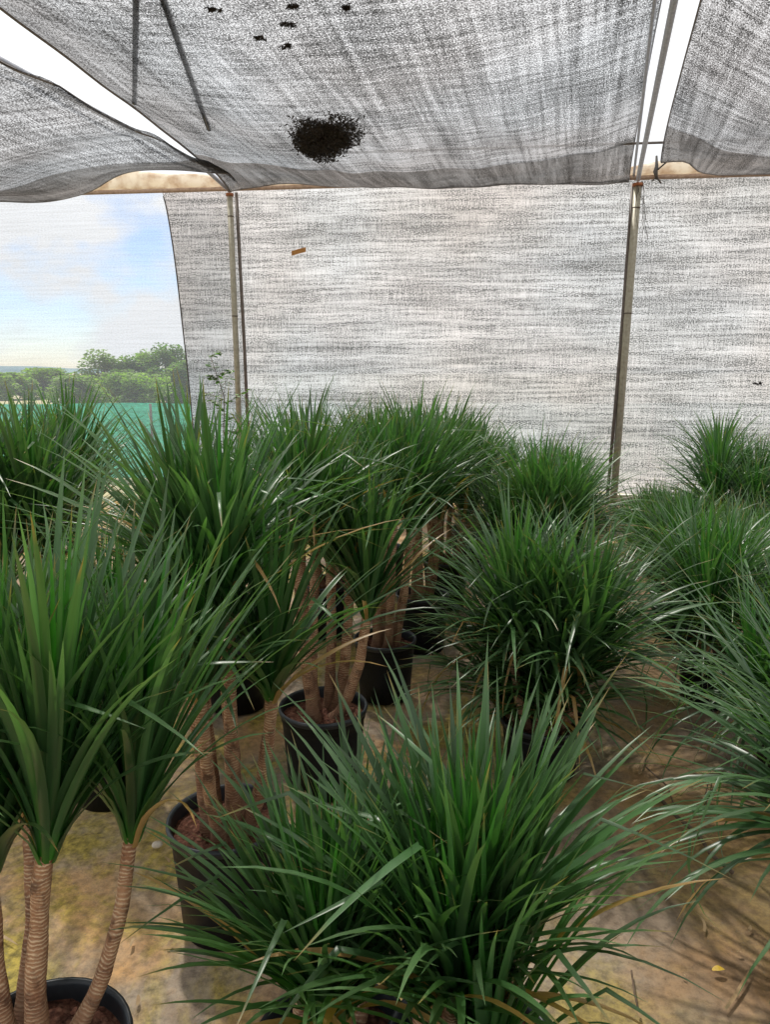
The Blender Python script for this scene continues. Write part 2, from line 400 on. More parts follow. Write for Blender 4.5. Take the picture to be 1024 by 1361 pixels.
# ------------------------------------------------------------------ the near left plant, stems placed one by one
g0 = at_z(46, 1400, .35)
root = empty('potted_plant', (g0.x, g0.y, .002))
GL = 'tall potted plants in the left row'
tag(root, 'nearest left plant, bare ringed stems rising from a black pot in the bottom left corner', 'potted plant', GL)
pot(root, .172, .35)
def loc_(px, py, dy): p = at_y(px, py, g0.y + dy); return (p.x - g0.x, p.y - g0.y, p.z - .002)
for (bx, by, bd), (tx, ty, td), bend, r0, r1, ci, cs_, ro in [
    ((45, 1330, 0), (64, 1112, .02), (-.035, .01, .0), .028, .021, 0, .98, .3),
    ((62, 1300, .03), (176, 1092, .12), (.055, 0, -.06), .022, .017, 1, .92, 1.3),
    ((25, 1320, .10), (36, 1060, .24), (.035, 0, 0), .025, .020, 2, .95, 2.2),
    ((10, 1340, .0), (-14, 1135, .03), (-.03, 0, 0), .026, .020, 3, .95, 3.9),
    ((0, 1340, .06), (-95, 1090, .15), (-.03, 0, 0), .022, .018, 1, .9, 5.0)]:
    p0 = loc_(bx, by, bd); p0 = (p0[0], p0[1], .30)
    stem(root, p0, loc_(tx, ty, td), bend, r0 * .82, r1 * .80, CR['slim'][ci % 2], cs_, True, ro, .6)

# ------------------------------------------------------------------ the rows
plant(-.46, 1.95, 'tall', 21, 'tall plant with pale ringed stems in the black pot on mossy ground', GL, hmin=.62, hmax=.74, nst=6, spread=.18, cs=.84)
plant(-.24, 2.68, 'tall', 35, 'tall plant whose pot is half hidden, its reddish stems fanning behind the pale ringed stems', GL, hmin=.60, hmax=.72, nst=6, spread=.2, cs=.8)
plant(.0, 3.50, 'tall', 33, 'tall plant whose small black pot shows its whole side at the aisle', GL, hmin=.60, hmax=.72, Rr=.155, H=.3, nst=6, spread=.25, cs=.8)
plant(.22, 4.15, 'tall', 34, 'tall plant just behind the small black pot, red brown stems splaying sideways', GL, hmin=.50, hmax=.60, Rr=.155, nst=5, spread=.3, cs=.92)
plant(.42, 4.95, 'tall', 36, 'fifth tall plant in the left row, its crown arching towards the middle row', GL, hmin=.38, hmax=.5, Rr=.16, nst=6, spread=.26, cs=.95)
plant(.70, 6.0, 'tall', 38, 'farthest plant of the left row, smallest crown beside the pale yellow weeds', GL, hmin=.3, hmax=.44, Rr=.16, nst=6, spread=.3, cs=.95)
plant(-.72, 3.4, 'tall', 40, 'tall plant amid the crowd, crown showing just left of the slimmer steel post', 'tall potted plants left of the aisle', hmin=.42, hmax=.6, spread=.24, cs=.9)
GF = 'tall potted plants left of the aisle'
plant(-1.55, 3.0, 'tall', 41, 'plant at the left picture edge, dark spiky crown reaching up over the teal fence', GF, hmin=.48, hmax=.68, spread=.2, cs=.95)
plant(-1.05, 2.62, 'tall', 42, 'low arching plant behind the nearest left one, pale drooping leaves below the teal fence', GF, hmin=.15, hmax=.28, spread=.25, cs=.85)
plant(-1.15, 4.1, 'fine', 43, 'lower plant just in front of the teal fence, left of the slimmer steel post', GF, hmin=.22, hmax=.36, fine=False, cs=.92)
plant(-1.9, 4.2, 'tall', 44, 'plant partly hidden behind the dark spiky crown at the left picture edge', GF, hmin=.4, hmax=.6, fine=False)
plant(-.35, 4.4, 'tall', 45, 'plant behind the left row, crown seen just right of the slimmer steel post', GF, hmin=.42, hmax=.56, fine=False)
plant(-.02, 5.3, 'tall', 46, 'plant deep behind the left row, with leaf tips showing against the pale net', GF, hmin=.3, hmax=.46, fine=False)
GM = 'low bushy plants in the middle row'
plant(.17, 1.25, 'front', 51, 'big bushy foreground plant, wide dark green tuft cut by the bottom edge', GM, hmin=.07, hmax=.24, nst=5, spread=.13, cs=.88, H=.28)
plant(-.10, 1.27, 'front', 52, 'foreground plant left of the big central tuft, leaves sweeping towards the mossy black pot', GM, hmin=.06, hmax=.22, nst=4, spread=.12, cs=.84, H=.26)
plant(.64, 2.80, 'fine', 53, 'round grassy plant with a very dark underside, right behind the foreground tuft', GM, hmin=.01, hmax=.42, nst=10, spread=.19, cs=1.0, H=.22)
plant(.86, 3.9, 'fine', 54, 'second round plant of the middle row, right behind the one with the dark underside', GM, hmin=.2, hmax=.42, nst=8, spread=.22, cs=.95)
plant(1.12, 5.0, 'fine', 55, 'third round plant of the middle row, with a yellow green shoot at its top', GM, hmin=.1, hmax=.3, spread=.3, fine=False)
plant(1.55, 6.5, 'fine', 56, 'farthest middle row plant, low tuft left of the foot of the khaki post', GM, hmin=.12, hmax=.3, spread=.3, fine=False)
GR = 'low bushy plants in the right row'
plant(1.20, 1.66, 'arch', 61, 'plant past the right edge, only long pale leaves reaching in at lower right', GR, hmin=.08, hmax=.2, nst=5, spread=.16, cs=1.0)
plant(1.60, 2.62, 'arch', 62, 'right row plant with long pale leaves drooping over the bare ground at the right edge', GR, hmin=.05, hmax=.2, nst=6, spread=.2, cs=.82, H=.28)
plant(1.62, 3.45, 'arch', 63, 'right row plant second from the front, with arching leaves over dark pots', GR, hmin=.06, hmax=.24, nst=8, spread=.26, cs=.92, H=.28)
plant(1.80, 4.35, 'fine', 64, 'dense right row plant beside the middle row, right of the gap with bare ground', GR, hmin=.06, hmax=.22, nst=8, spread=.3, cs=.9, H=.28)
plant(2.45, 4.6, 'fine', 65, 'plant at the right picture edge behind the arching right row leaves', GR, hmin=.06, hmax=.24, spread=.3, fine=False, H=.28, cs=.95)
plant(2.22, 6.1, 'fine', 66, 'low dark tuft just right of the foot of the khaki post', GR, hmin=.03, hmax=.12, spread=.24, fine=False, cs=.62, H=.26)
plant(2.9, 5.75, 'fine', 67, 'tallest plant on the right, dark crown standing against the pale net at the picture edge', GR, hmin=.2, hmax=.52, nst=10, spread=.44, fine=False, cs=1.05)
plant(2.75, 6.9, 'fine', 68, 'small low plant between the khaki post tuft and the tallest right crown', GR, hmin=.03, hmax=.12, spread=.24, fine=False, cs=.6, H=.26)

# ------------------------------------------------------------------ structure: poles, beam, purlins
ZB = 3.70
PR = at_z(849, 236, ZB); PL = at_z(305, 251, ZB)
bd = (PR - PL).normalized(); UP = Vector((0, 0, 1))
def beam_pt(s): return PL + bd * s            # s metres from the left pole
SP = (PR - PL).length
def pole(name_label, top, foot, r, mat, comp_top, comp_foot, cr, thin=False):
    e = empty('support_post', foot); tag(e, name_label, 'post', 'posts holding up the net shelter')
    b = MB(); b.tube([(0, 0, -.05), (top - foot) * .5, top - foot], r, 12); b.build('shaft', mat, e)
    b = MB(); d = top - foot
    b.tube([d + Vector((0, 0, -.03)), d + Vector((0, 0, .0))], r * 1.35, 12); b.build('collar', M['rust'], e)
    b = MB()
    for f_ in (.62, .93):
        p = d * f_; b.tube([p + Vector((0, 0, -.006)), p + Vector((0, 0, .006))], r * 1.12, 12)
    b.build('band', M['darkpipe'], e)
    s = MB(); s.tube([comp_foot, (comp_foot + comp_top) * .5 + Vector((.01, 0, 0)), comp_top], cr, 8)
    o = s.build('brace_rod', M['darkpipe'])
    return e, o
footR = at_y(815, 678, PR.y); footR.z = 0
footL = Vector((PL.x + .02, PL.y, 0))
e, o = pole('khaki steel post on the right, rusty collar under the blue grey roof pipe', PR - UP * .06, footR, .043, M['khaki'], at_y(842, 244, PR.y + .05), at_y(807, 672, PR.y - .02), .02)
tag(o, 'dark rod tied close to the left side of the khaki right post', 'rod')
e, o = pole('grey steel post on the left, slimmer than the khaki one, rising behind the plants', PL - UP * .05, footL, .034, M['khaki'], at_y(314, 256, PL.y + .05), Vector((at_y(331, 560, PL.y).x, PL.y - .05, .0)), .02)
tag(o, 'thin dark rod leaning away from the slimmer left post', 'rod')
b = MB(); b.tube([beam_pt(-7), beam_pt(0), beam_pt(SP), beam_pt(SP + 6)], .024, 10)
tag(b.build('cross_beam', M['beam']), 'long horizontal rusty beam over both posts along the top of the net wall', 'beam')
# purlins towards the camera
pdir = (at_z(897, 0, ZB + .03) - PR); pdir.z = 0; pdir.normalize()
for nm, st, off in (('L', PL, 0), ('R', PR, 0)):
    b = MB(); hz = .09 if nm == 'L' else .0; b.tube([st + Vector((0, 0, -.02)), st + pdir * .5 + Vector((0, 0, hz * .8)), st + pdir * 5 + Vector((0, 0, .03 + hz)), st + pdir * 13 + Vector((0, 0, .02 + hz))], .024, 10)
    tag(b.build('roof_pipe', M['pipe']), {'L': 'roof pipe running from the slimmer left post, almost hidden above the net edge', 'R': 'blue grey roof pipe in the bright gap, running from the khaki post towards the viewer'}[nm], 'pipe')
b = MB(); b.tube([PR + Vector((-.05, 0, .02)), PR + pdir * 4 + Vector((-.11, 0, .08)), PR + pdir * 12 + Vector((-.25, 0, .2))], .013, 8)
tag(b.build('roof_cable', M['pipe']), 'thinner grey cable left of the blue grey roof pipe in the bright gap', 'cable')
cp = at_z(862, 190, ZB + .05)
b = MB(); b.tube([cp - bd * 3.6, cp, cp + bd * 6], .012, 8)
tag(b.build('cross_wire', M['darkpipe']), 'thin cross bar over the roof nets, parallel to the rusty beam', 'bar')
b = MB()
o_ = PR + Vector((0, -.04, -.05))
for k in range(9):
    a = rnd.uniform(-.12, .14); pts = [o_ + Vector((a * .3, 0, 0))]
    for j in range(5): pts.append(pts[-1] + Vector((rnd.uniform(-.03, .05), rnd.uniform(-.02, .02), -rnd.uniform(.04, .16))))
    b.tube(pts, .0022, 4)
tag(b.build('loose_wire', M['wire']), 'loose tangle of fine wires dangling from the top of the khaki post', 'wire')
# dark knot with tails right of the post
kp = at_y(872, 228, PR.y - .1); b = MB()
b.tube([kp + Vector((0, 0, .16)), kp + Vector((.01, 0, .05)), kp, kp + Vector((.02, 0, -.08))], [.012, .02, .026, .014], 8)
b.tube([kp + Vector((.02, 0, -.06)), kp + Vector((.07, 0, -.12))], .009, 6); b.tube([kp + Vector((.01, 0, -.06)), kp + Vector((-.03, 0, -.1))], .007, 6)
b.tube([kp + Vector((.0, 0, .0)), kp + Vector((.1, -.1, .09)), kp + Vector((.25, -.25, .13))], .009, 6)
tag(b.build('net_tie', M['wire']), 'dark knotted net tie with two tails just right of the khaki post top', 'tie')

# ------------------------------------------------------------------ roof nets
def lerp(a, b, t): return a + (b - a) * t
eL = at_z(0, 40, ZB - .02); eR = at_z(878, 0, ZB)
dL = (eL - PL); dL.z = 0; dL = dL / -dL.y       # per metre towards the camera
dR = (eR - (PR - bd * .12)); dR.z = 0; dR = dR / -dR.y
def mid_pt(u, s, low=0):
    l = PL + bd * .02 + dL * s; r = PR - bd * .10 + dR * s
    p = l.lerp(r, u)
    ramp = 1 - math.exp(-s / .8)
    sag = .30 * ramp * (4 * u * (1 - u)) ** .8
    # tension folds that radiate from the corners
    fold = .022 * math.sin(u * 46 + 2.2 * mn.noise(Vector((u * 5, s * .5, 0)))) * math.exp(-s / 1.6) + .02 * mn.noise(Vector((u * 9, s * 1.2, 3)))
    lip = .35 * math.exp(-((u - .18) / .14) ** 2) * math.exp(-s / .8) + .05 * math.sin(u * 19) * math.exp(-s / .5)
    p.y -= lip * 1.0
    p.z = ZB + .005 - sag + fold * min(1, s * 2 + .2) - .14 * math.exp(-s / .25) * .3 + .10 * ramp - low
    return p
def net_obj(fn, nu, nv, mat, name='shade_net', parent=None):
    b = MB(); b.grid(fn, nu, nv); return b.build(name, mat, parent)
LEN = 12.5
def f_mid(u, v): s = LEN * v ** 1.3; return mid_pt(u, s), (u * 4.9, s)
o = tag(net_obj(f_mid, 120, 110, M['roof']), 'large grey shade net overhead between the posts, holding a heap of dead leaves', 'shade net')
def f_hem(u, v): s = 1.15 * v; p = mid_pt(u, s, .012); return p, (u * 4.9 + 3, s)
net_obj(f_hem, 120, 16, M['hem'], 'hem', o)
def edge_tube(fn, r, n, mat, parent):
    b = MB(); b.tube([fn(i / n) for i in range(n + 1)], r, 6); b.build('edge_cord', mat, parent)
edge_tube(lambda t: mid_pt(t, 0) - UP * .008, .007, 80, M['darkpipe'], o)
edge_tube(lambda t: mid_pt(0.0, LEN * t) - UP * .004, .012, 60, M['darkpipe'], o)
edge_tube(lambda t: mid_pt(1.0, LEN * t) - UP * .004, .006, 60, M['pipe'], o)

pd1 = pdir / -pdir.y
def left_pt(u, s, low=0):
    # u=0 at the roof pipe, u=1 far left
    p = PL + pd1 * s - bd * (-.14 + u * 6.4)
    a = u * 6.4
    ret = .95 * math.exp(-((a - .9) / .9) ** 2) * math.exp(-s / 2.5) * (1 if a > 0 else 0) + .25 * math.exp(-a / .25) * math.exp(-s / 2)
    p.y -= ret
    ramp = 1 - math.exp(-s / .9)
    p.z = ZB + .03 - .30 * ramp * math.sin(min(1, a / 5) * math.pi) ** .8 + .02 * math.sin(s * 5 + a * 2) + .025 * mn.noise(Vector((a * 1.5, s * 2.5, 5)))
    p.z -= low + .10 * math.exp(-s / .3) * min(1, a / 1.5)
    return p
def f_left(u, v): s = LEN * v ** 1.3; uu = u ** 1.4; return left_pt(uu, s), (s, uu * 6.4)
o = tag(net_obj(f_left, 90, 110, M['roof']), 'grey shade net overhead at the left, beyond the bright wedge of sky', 'shade net')
def f_lh(u, v): s = .8 * v; uu = u ** 1.4; return left_pt(uu, s, .012), (s, uu * 6.4)
net_obj(f_lh, 90, 12, M['hem'], 'hem', o)
edge_tube(lambda t: left_pt(t ** 1.4, 0) - UP * .008, .007, 80, M['darkpipe'], o)
edge_tube(lambda t: left_pt(0, LEN * t) - UP * .004, .008, 60, M['darkpipe'], o)

qa = at_z(872, 215, ZB + .02); qb = at_z(932, 0, ZB + .02); dQ = qb - qa; dQ.z = 0; dQ = dQ / -dQ.y
def right_pt(u, s, low=0):
    a = u * 6.0
    p = qa + bd * a + dQ * s * (1 - .0 * u); p.y += .42 * min(1, a / .8) - .30 * math.exp(-((a - .2) / .25) ** 2) * math.exp(-s)
    ramp = 1 - math.exp(-s / .9)
    p.z = ZB + .02 - .32 * ramp * math.sin(min(1, a / 5) * math.pi) ** .8 - .04 * math.exp(-s / .3) + .02 * mn.noise(Vector((a * 3, s * 1.2, 8))) - low
    return p
def f_right(u, v): s = LEN * v ** 1.3; return right_pt(u, s), (u * 6.0 + 20, s)
o = tag(net_obj(f_right, 80, 110, M['roof']), 'grey shade net overhead at the right, beyond the blue grey roof pipe', 'shade net')
def f_rh(u, v): s = 1.1 * v; return right_pt(u, s, .012), (u * 6.0 + 20, s)
net_obj(f_rh, 80, 14, M['hem'], 'hem', o)
edge_tube(lambda t: right_pt(t, 0) - UP * .008, .008, 60, M['darkpipe'], o)
edge_tube(lambda t: right_pt(0, LEN * t), .006, 60, M['darkpipe'], o)

# cream cloth rolled along the beam
def roll(s0, s1, h, label, seed):
    b = MB(); n = 70
    def fn(u, v):
        s = lerp(s0, s1, u); e_ = math.sin(math.pi * min(1, max(0, u))) ** .5
        hh = h * (.35 + .65 * e_) * (1 + .25 * mn.noise(Vector((s * 2, seed, 0)))); a = v * 6.2832
        p = beam_pt(s) + Vector((0, .055 * math.cos(a), .02 + hh * .5 + hh * .5 * math.sin(a)))
        p += Vector((0, .02, .015)) * mn.noise(Vector((s * 5, a * .9, seed))); return p, (s, v)
    b.grid(fn, n, 18)
    tag(b.build('cloth_roll', M['cloth']), label, 'cloth')
roll(-2.3, -.06, .19, 'wrinkled cream cloth rolled along the beam left of the slimmer post', 1)
roll(.08, 2.1, .10, 'narrow cream cloth strip along the beam just right of the slimmer post', 2)
roll(2.9, 3.5, .09, 'short orange cream cloth end peeping out under the middle net edge', 3)
roll(SP - .14, SP + 1.3, .16, 'cream cloth rolled along the beam around the khaki post', 4)

# pipes lying on the middle net
def zmid(px, py):
    d = ray(px, py); best = None
    for k in range(60):
        z = 3.3 + k * .01; p = Vector((0, 0, CAMH)) + d * ((z - CAMH) / d.z)
        s = (PL.y - p.y); 
        for _ in range(3):
            l = PL + dL * s; r = PR + dR * s; u = (p.x - l.x) / (r.x - l.x); s = lerp(PL.y, PR.y, u) - p.y
        if s < 0: continue
        q = mid_pt(min(1, max(0, u)), s); e_ = abs(q.z - z)
        if best is None or e_ < best[0]: best = (e_, p, q.z)
    p = best[1].copy(); p.z = best[2]; return p
a, c = zmid(181, 0), zmid(178, 140)
b = MB(); b.tube([a + (a - c) * 1.5, a + UP * .02, (a + c) / 2 + UP * .02, c + UP * .02], .018, 8)
tag(b.build('roof_rod', M['darkpipe']), 'straight dark rod lying on the middle roof net, the left one of two', 'rod')
a, c = zmid(215, 0), zmid(278, 175)
b = MB(); b.tube([a + (a - c) * 1.5, a + UP * .02, (a + c) / 2 + UP * .02, c + UP * .02], .02, 8)
tag(b.build('roof_rod', M['darkpipe']), 'slanting dark rod lying on the middle roof net, pointing to the leaf heap', 'rod')

def leafbits(cx, n, rx, ry, rz, sz, name, mat, label, cat, seed, group=None):
    r = random.Random(seed); b = MB(); lobes = [(Vector((r.uniform(-.55, .55), r.uniform(-.55, .55), 0)), r.uniform(.35, .62)) for _ in range(7)]
    for k in range(n):
        while True:
            p = Vector((r.uniform(-1, 1), r.uniform(-1, 1), r.uniform(-1, 1)))
            if p.length < 1 + .25 * mn.noise(p * 3 + Vector((seed, 0, 0))): break
        lc_, lr_ = r.choice(lobes); st_ = 1.35 if r.random() < .03 else 1
        p = lc_ + p * lr_ * st_; p = Vector((p.x * rx, p.y * ry, p.z * rz))
        m = Matrix.Rotation(r.uniform(0, 6.3), 3, 'Z') @ Matrix.Rotation(r.uniform(-1, 1), 3, 'X') @ Matrix.Rotation(r.uniform(-1, 1), 3, 'Y')
        L_, w_ = sz * r.uniform(.6, 1.6), sz * r.uniform(.2, .45)
        ids = [b.vert(p + m @ Vector(q)) for q in ((-L_, 0, 0), (-L_ * .2, w_, .15 * L_), (L_, 0, 0), (-L_ * .2, -w_, .1 * L_))]
        b.f.append(tuple(ids))
    return tag(b.build(name, mat, None, cx, smooth=False), label, cat, group)
h = zmid(436, 172)
leafbits(h - UP * .03, 9000, .33, .85, .05, .017, 'leaf_heap', M['drydark'], 'black heap of dead leaves caught in the middle roof net', 'leaf heap', 3)
GB = 'leaf scraps caught on the middle roof net'
for i, (px, py, w, lb) in enumerate([(382, 29, .045, 'dark leaf scrap on the roof net, highest of the small group'),
    (345, 48, .04, 'round leaf scrap on the roof net, leftmost of the small group'),
    (378, 58, .055, 'brown elongated leaf scrap on the roof net, lowest of the small group'),
    (283, 9, .04, 'lone leaf scrap on the roof net right of the slanting rod'),
    (390, 5, .03, 'leaf scrap on the roof net cut by the top picture edge'),
    (461, 6, .022, 'tiny leaf scrap on the roof net, straight above the big leaf heap')]):
    leafbits(zmid(px, py) - UP * .015, 40, w, w * .6, .015, .018, 'leaf_scrap', M['drydark'], lb, 'leaf scrap', 20 + i, GB)

# ------------------------------------------------------------------ wall nets
def wall_pt(s, z, off, w=.03):
    p = beam_pt(s); n_ = Vector((-bd.y, bd.x, 0))
    zz = z - ZB
    return Vector((p.x, p.y, 0)) + n_ * (off + w * mn.noise(Vector((s * .8, z * .9, off * 9))) + .25 * w * math.sin(s * 9 + z)) + UP * z
def edge_s(z):    # left edge of the dense net
    t = max(0, (ZB - z) / ZB)
    return lerp(at_y(205, 262, PL.y).x, at_y(252, 590, PL.y).x, min(1, (t * 1.15)) ** .55) - PL.x
def f_wall(u, v):
    z = lerp(ZB + .03, .17 + .04 * math.sin(u * 20), v); s = lerp(edge_s(z), SP + 6, u ** 1.0)
    return wall_pt(s, z, .14), (s, z)
o = tag(net_obj(f_wall, 110, 40, M['wall']), 'pale streaked net wall across the back, behind both posts', 'net wall')
edge_tube(lambda t: wall_pt(edge_s(lerp(ZB - .03, .2, t)), lerp(ZB - .03, .2, t), .135), .008, 40, M['wire'], o)
def f_thin(u, v):
    z = lerp(ZB + .03, .05, v); s = lerp(-7.5, .0, u); return wall_pt(s, z, .24, .02), (s, z)
tag(net_obj(f_thin, 60, 20, M['thin']), 'thin see-through net at the left, with sky, trees and teal fence showing behind', 'net wall')
# side kerb under the net
b = MB(); n_ = Vector((-bd.y, bd.x, 0))
for k in range(16):
    s = -1 + k * .62; p = beam_pt(s); m = Matrix.Rotation(math.atan2(bd.y, bd.x) + rnd.uniform(-.03, .03), 3, 'Z')
    b.box((p.x + n_.x * .35, p.y + .35, .055), (.29, .06, .06 + rnd.uniform(-.008, .008)), m)
tag(b.build('kerb', M['block'], smooth=False), 'pale concrete kerb of short blocks along the foot of the back net', 'kerb')

tp = at_y(397, 334, PL.y + .0); n0 = at_y(1005, 510, PR.y)
b = MB(); b.grid(lambda u, v: (Vector((lerp(-.085, .085, u), .004 * math.sin(u * 9), lerp(-.027, .027, v) + .045 * (u - .5))), (u, v)), 8, 2)
tag(b.build('paper_tag', M['tag'], None, wall_pt((tp - PL).dot(bd), tp.z, .09, .0)), 'small orange brown tag stuck on the back net near the slimmer post', 'tag')
leafbits(wall_pt((n0 - PL).dot(bd), n0.z, .09, 0), 12, .05, .01, .03, .03, 'net_scrap', M['drydark'], 'tiny black scrap stuck on the back net near the right picture edge', 'scrap', 77)

# ------------------------------------------------------------------ ground, litter
b = MB()
def f_g(u, v):
    x = (u - .5); y = (v - .5)
    X = 2400 * x * abs(x) ** 2 * 4 * 1.0 + 16 * x; Y = 2400 * y * abs(y) ** 2 * 4 + 16 * y + 4
    near = math.exp(-((X * X + (Y - 4) ** 2) / 80))
    return (X, Y, near * .012 * (mn.noise(Vector((X * 1.3, Y * 1.3, 0))) - .6)), (X, Y)
b.grid(f_g, 160, 160)
tag(b.build('ground', M['ground']), kind='structure')
b = MB(); r = random.Random(5)
for k in range(900):      # fallen strap leaves and bits
    x = r.uniform(-1.9, 2.8); y = r.uniform(.9, 8)
    a = r.gauss(.6, 1.2); ln = r.uniform(.008, .05) if r.random() < .88 else r.uniform(.08, .22); w_ = min(.006, ln * .22)
    d = Vector((math.cos(a), math.sin(a), 0)); q = Vector((-d.y, d.x, 0)); prev = None; p = Vector((x, y, .006)); cv = r.gauss(0, .5)
    n = 5
    for j in range(n + 1):
        t = j / n; wj = w_ * (1 - t ** 2) * (.6 + t); aa = a + cv * t
        p = p + Vector((math.cos(aa), math.sin(aa), 0)) * ln / n; z = .007 + .006 * math.sin(t * 3.1) * r.random()
        i0 = b.vert((p.x - q.x * wj, p.y - q.y * wj, z)); i1 = b.vert((p.x + q.x * wj, p.y + q.y * wj, z + .002))
        if prev: b.f.append((prev[0], prev[1], i1, i0))
        prev = (i0, i1)
tag(b.build('leaf_litter', M['dryleaf']), 'scattered dry leaf bits and crumbs on the brown ground', 'leaf litter', kind='stuff')
def twig(pts, rad, label):
    b = MB(); b.tube([at_z(px, py, .012 + .01 * (i % 2)) for i, (px, py) in enumerate(pts)], rad, 6)
    tag(b.build('twig', M['twig']), label, 'twig', 'dry twigs on the ground at the right')
twig([(872, 1055), (900, 1085), (930, 1110), (945, 1135), (975, 1160)], .007, 'thickest straight twig lying on the ground in the right aisle')
twig([(860, 1020), (888, 1045), (896, 1068), (940, 1085)], .003, 'thin forked dry twig on the ground above the thickest one')
twig([(945, 1025), (938, 1060), (942, 1075)], .0025, 'short dark twig on the ground below the drooping right row leaves')
twig([(840, 1290), (844, 1320), (850, 1345)], .0025, 'thin dark twig beside the big foreground tuft, low in the picture')
twig([(845, 1100), (860, 1118), (872, 1142)], .002, 'very fine pale twig left of the thickest twig')
b = MB(); b.lathe([(.001, .0), (.012, .002), (.016, .01), (.012, .018), (.001, .022)], 12, wob=lambda t: .2 * math.sin(t * 2 + 1))
tag(b.build('pebble', M['stone'], None, at_z(209, 1126, .006)), 'small white pebble on the moss left of the second black pot', 'pebble')
b = MB(); b.grid(lambda u, v: (Vector(((u - .5) * .035, (v - .5) * .018 * math.sin(math.pi * min(1, u * .9 + .1)), .006 * math.sin(u * 3))), (u, v)), 8, 4)
tag(b.build('fallen_leaf', M['yellow'], None, at_z(956, 1289, .012)), 'single bright yellow leaf on the ground at the lower right', 'leaf')

# ------------------------------------------------------------------ sapling, weeds
def sapling(base, pts, label, seed, mat, lf=.045, cat='sapling'):
    r = random.Random(seed); e_ = empty('wild_sapling', base); tag(e_, label, cat)
    b = MB(); b.tube(pts, [.008 - .005 * i / (len(pts) - 1) for i in range(len(pts))], 6); lb = MB()
    P = [Vector(p) for p in pts]
    for k in range(17):
        t = .38 + .62 * k / 16; i = min(len(P) - 2, int(t * (len(P) - 1))); f_ = t * (len(P) - 1) - i
        o0 = P[i].lerp(P[i + 1], f_); a = k * 2.4 + r.uniform(-.4, .4); el = r.uniform(.1, .7); L_ = r.uniform(.22, .42) * (1.2 - t * .5)
        d = Vector((math.cos(a) * math.cos(el), math.sin(a) * math.cos(el) * .6, math.sin(el)))
        pp = [o0 + d * L_ * j / 5 - UP * .12 * L_ * (j / 5) ** 2 for j in range(6)]
        b.tube(pp, .0025, 4)
        for j in range(1, 11):
            q = o0 + d * L_ * j / 10 - UP * .12 * L_ * (j / 10) ** 2
            for sgn in (-1, 1):
                if r.random() < .15: continue
                w = Vector((-d.y, d.x, 0)).normalized() * sgn; w = (w + Vector((r.uniform(-.3, .3), r.uniform(-.3, .3), r.uniform(-.5, .3)))).normalized()
                s_ = lf * r.uniform(.7, 1.1); v_ = w.cross(UP).normalized() * s_ * .3; cr = (r.random(), r.random() * .6, 0)
                lb.f.append(tuple(lb.vert(x_, (0, 0), cr) for x_ in (q, q + w * s_ * .5 + v_, q + w * s_, q + w * s_ * .5 - v_)))
    b.build('stem', M['twig'], e_); lb.build('foliage', mat, e_)
sb = at_y(305, 700, 7.6); sb.z = 0
sapling(sb, [(0, 0, 0), (.05, 0, .5), (-.02, 0, 1.0), (.0, 0, 1.35), (-.12, 0, 1.75)], 'slim wild sapling with small paired leaves beside the slimmer post', 9, M['leaf_weed'], .085)
def weed(px, py, y, hgt, label, seed, n=60, rr=.18):
    r = random.Random(seed); p = at_y(px, py, y); z0 = 0; e_ = empty('weed_clump', (p.x, p.y, z0)); tag(e_, label, 'weed')
    b = MB(); lb = MB()
    for k in range(9):
        a = r.uniform(0, 6.28); tip = Vector((math.cos(a) * rr * r.random(), math.sin(a) * rr * r.random(), hgt * r.uniform(.6, 1)))
        pts = [Vector((0, 0, 0)), tip * .5 + Vector((0, 0, .05)), tip]; b.tube(pts, .004, 5)
        for j in range(n // 9):
            q = pts[1].lerp(tip, r.random()) if r.random() < .8 else tip * .3; m = Matrix.Rotation(r.uniform(0, 6.3), 3, 'Z') @ Matrix.Rotation(r.uniform(-.7, .7), 3, 'X')
            s_ = r.uniform(.03, .07); cr = (r.random(), .5 + .5 * r.random(), 0)
            lb.f.append(tuple(lb.vert(q + m @ Vector(x_) * s_, (0, 0), cr) for x_ in ((0, 0, 0), (.5, .3, .1), (1.2, 0, -.1), (.5, -.3, .1))))
    b.build('stem', M['twig'], e_); lb.build('foliage', M['leaf_weed'], e_)
weed(612, 690, 7.0, .75, 'yellow green weed clump glowing at the far end of the aisle', 1, 220, .35)
weed(735, 640, 5.05, 1.15, 'yellow green shoot poking out of the top of a middle row plant', 2, 50, .06)
weed(655, 690, 7.6, .5, 'pale weed clump at the foot of the back net, right of the left row', 3, 160, .3)
weed(880, 700, 7.9, .42, 'low pale weeds along the kerb right of the khaki post', 4, 120, .4)

# ------------------------------------------------------------------ outside: fence, trees, hill
e = empty('teal_fence', (0, 11, 0)); tag(e, 'low teal green mesh fence outside, behind the thin left net', 'fence')
ztop = at_y(120, 537, 11).z
b = MB(); b.grid(lambda u, v: (Vector((lerp(-16, 9, u), .05 * math.sin(u * 60) + .4 * u, lerp(.02, ztop + .012 * math.sin(u * 55), v))), (u * 25, v * 1.2)), 160, 4)
b.build('mesh_panel', M['teal'], e)
for k in range(11):
    b = MB(); b.tube([(0, 0, 0), (0, 0, ztop + .0)], .02, 8); b.build('fence_post', M['darkpipe'], e, (-16 + 2.5 * k, .12, 0))

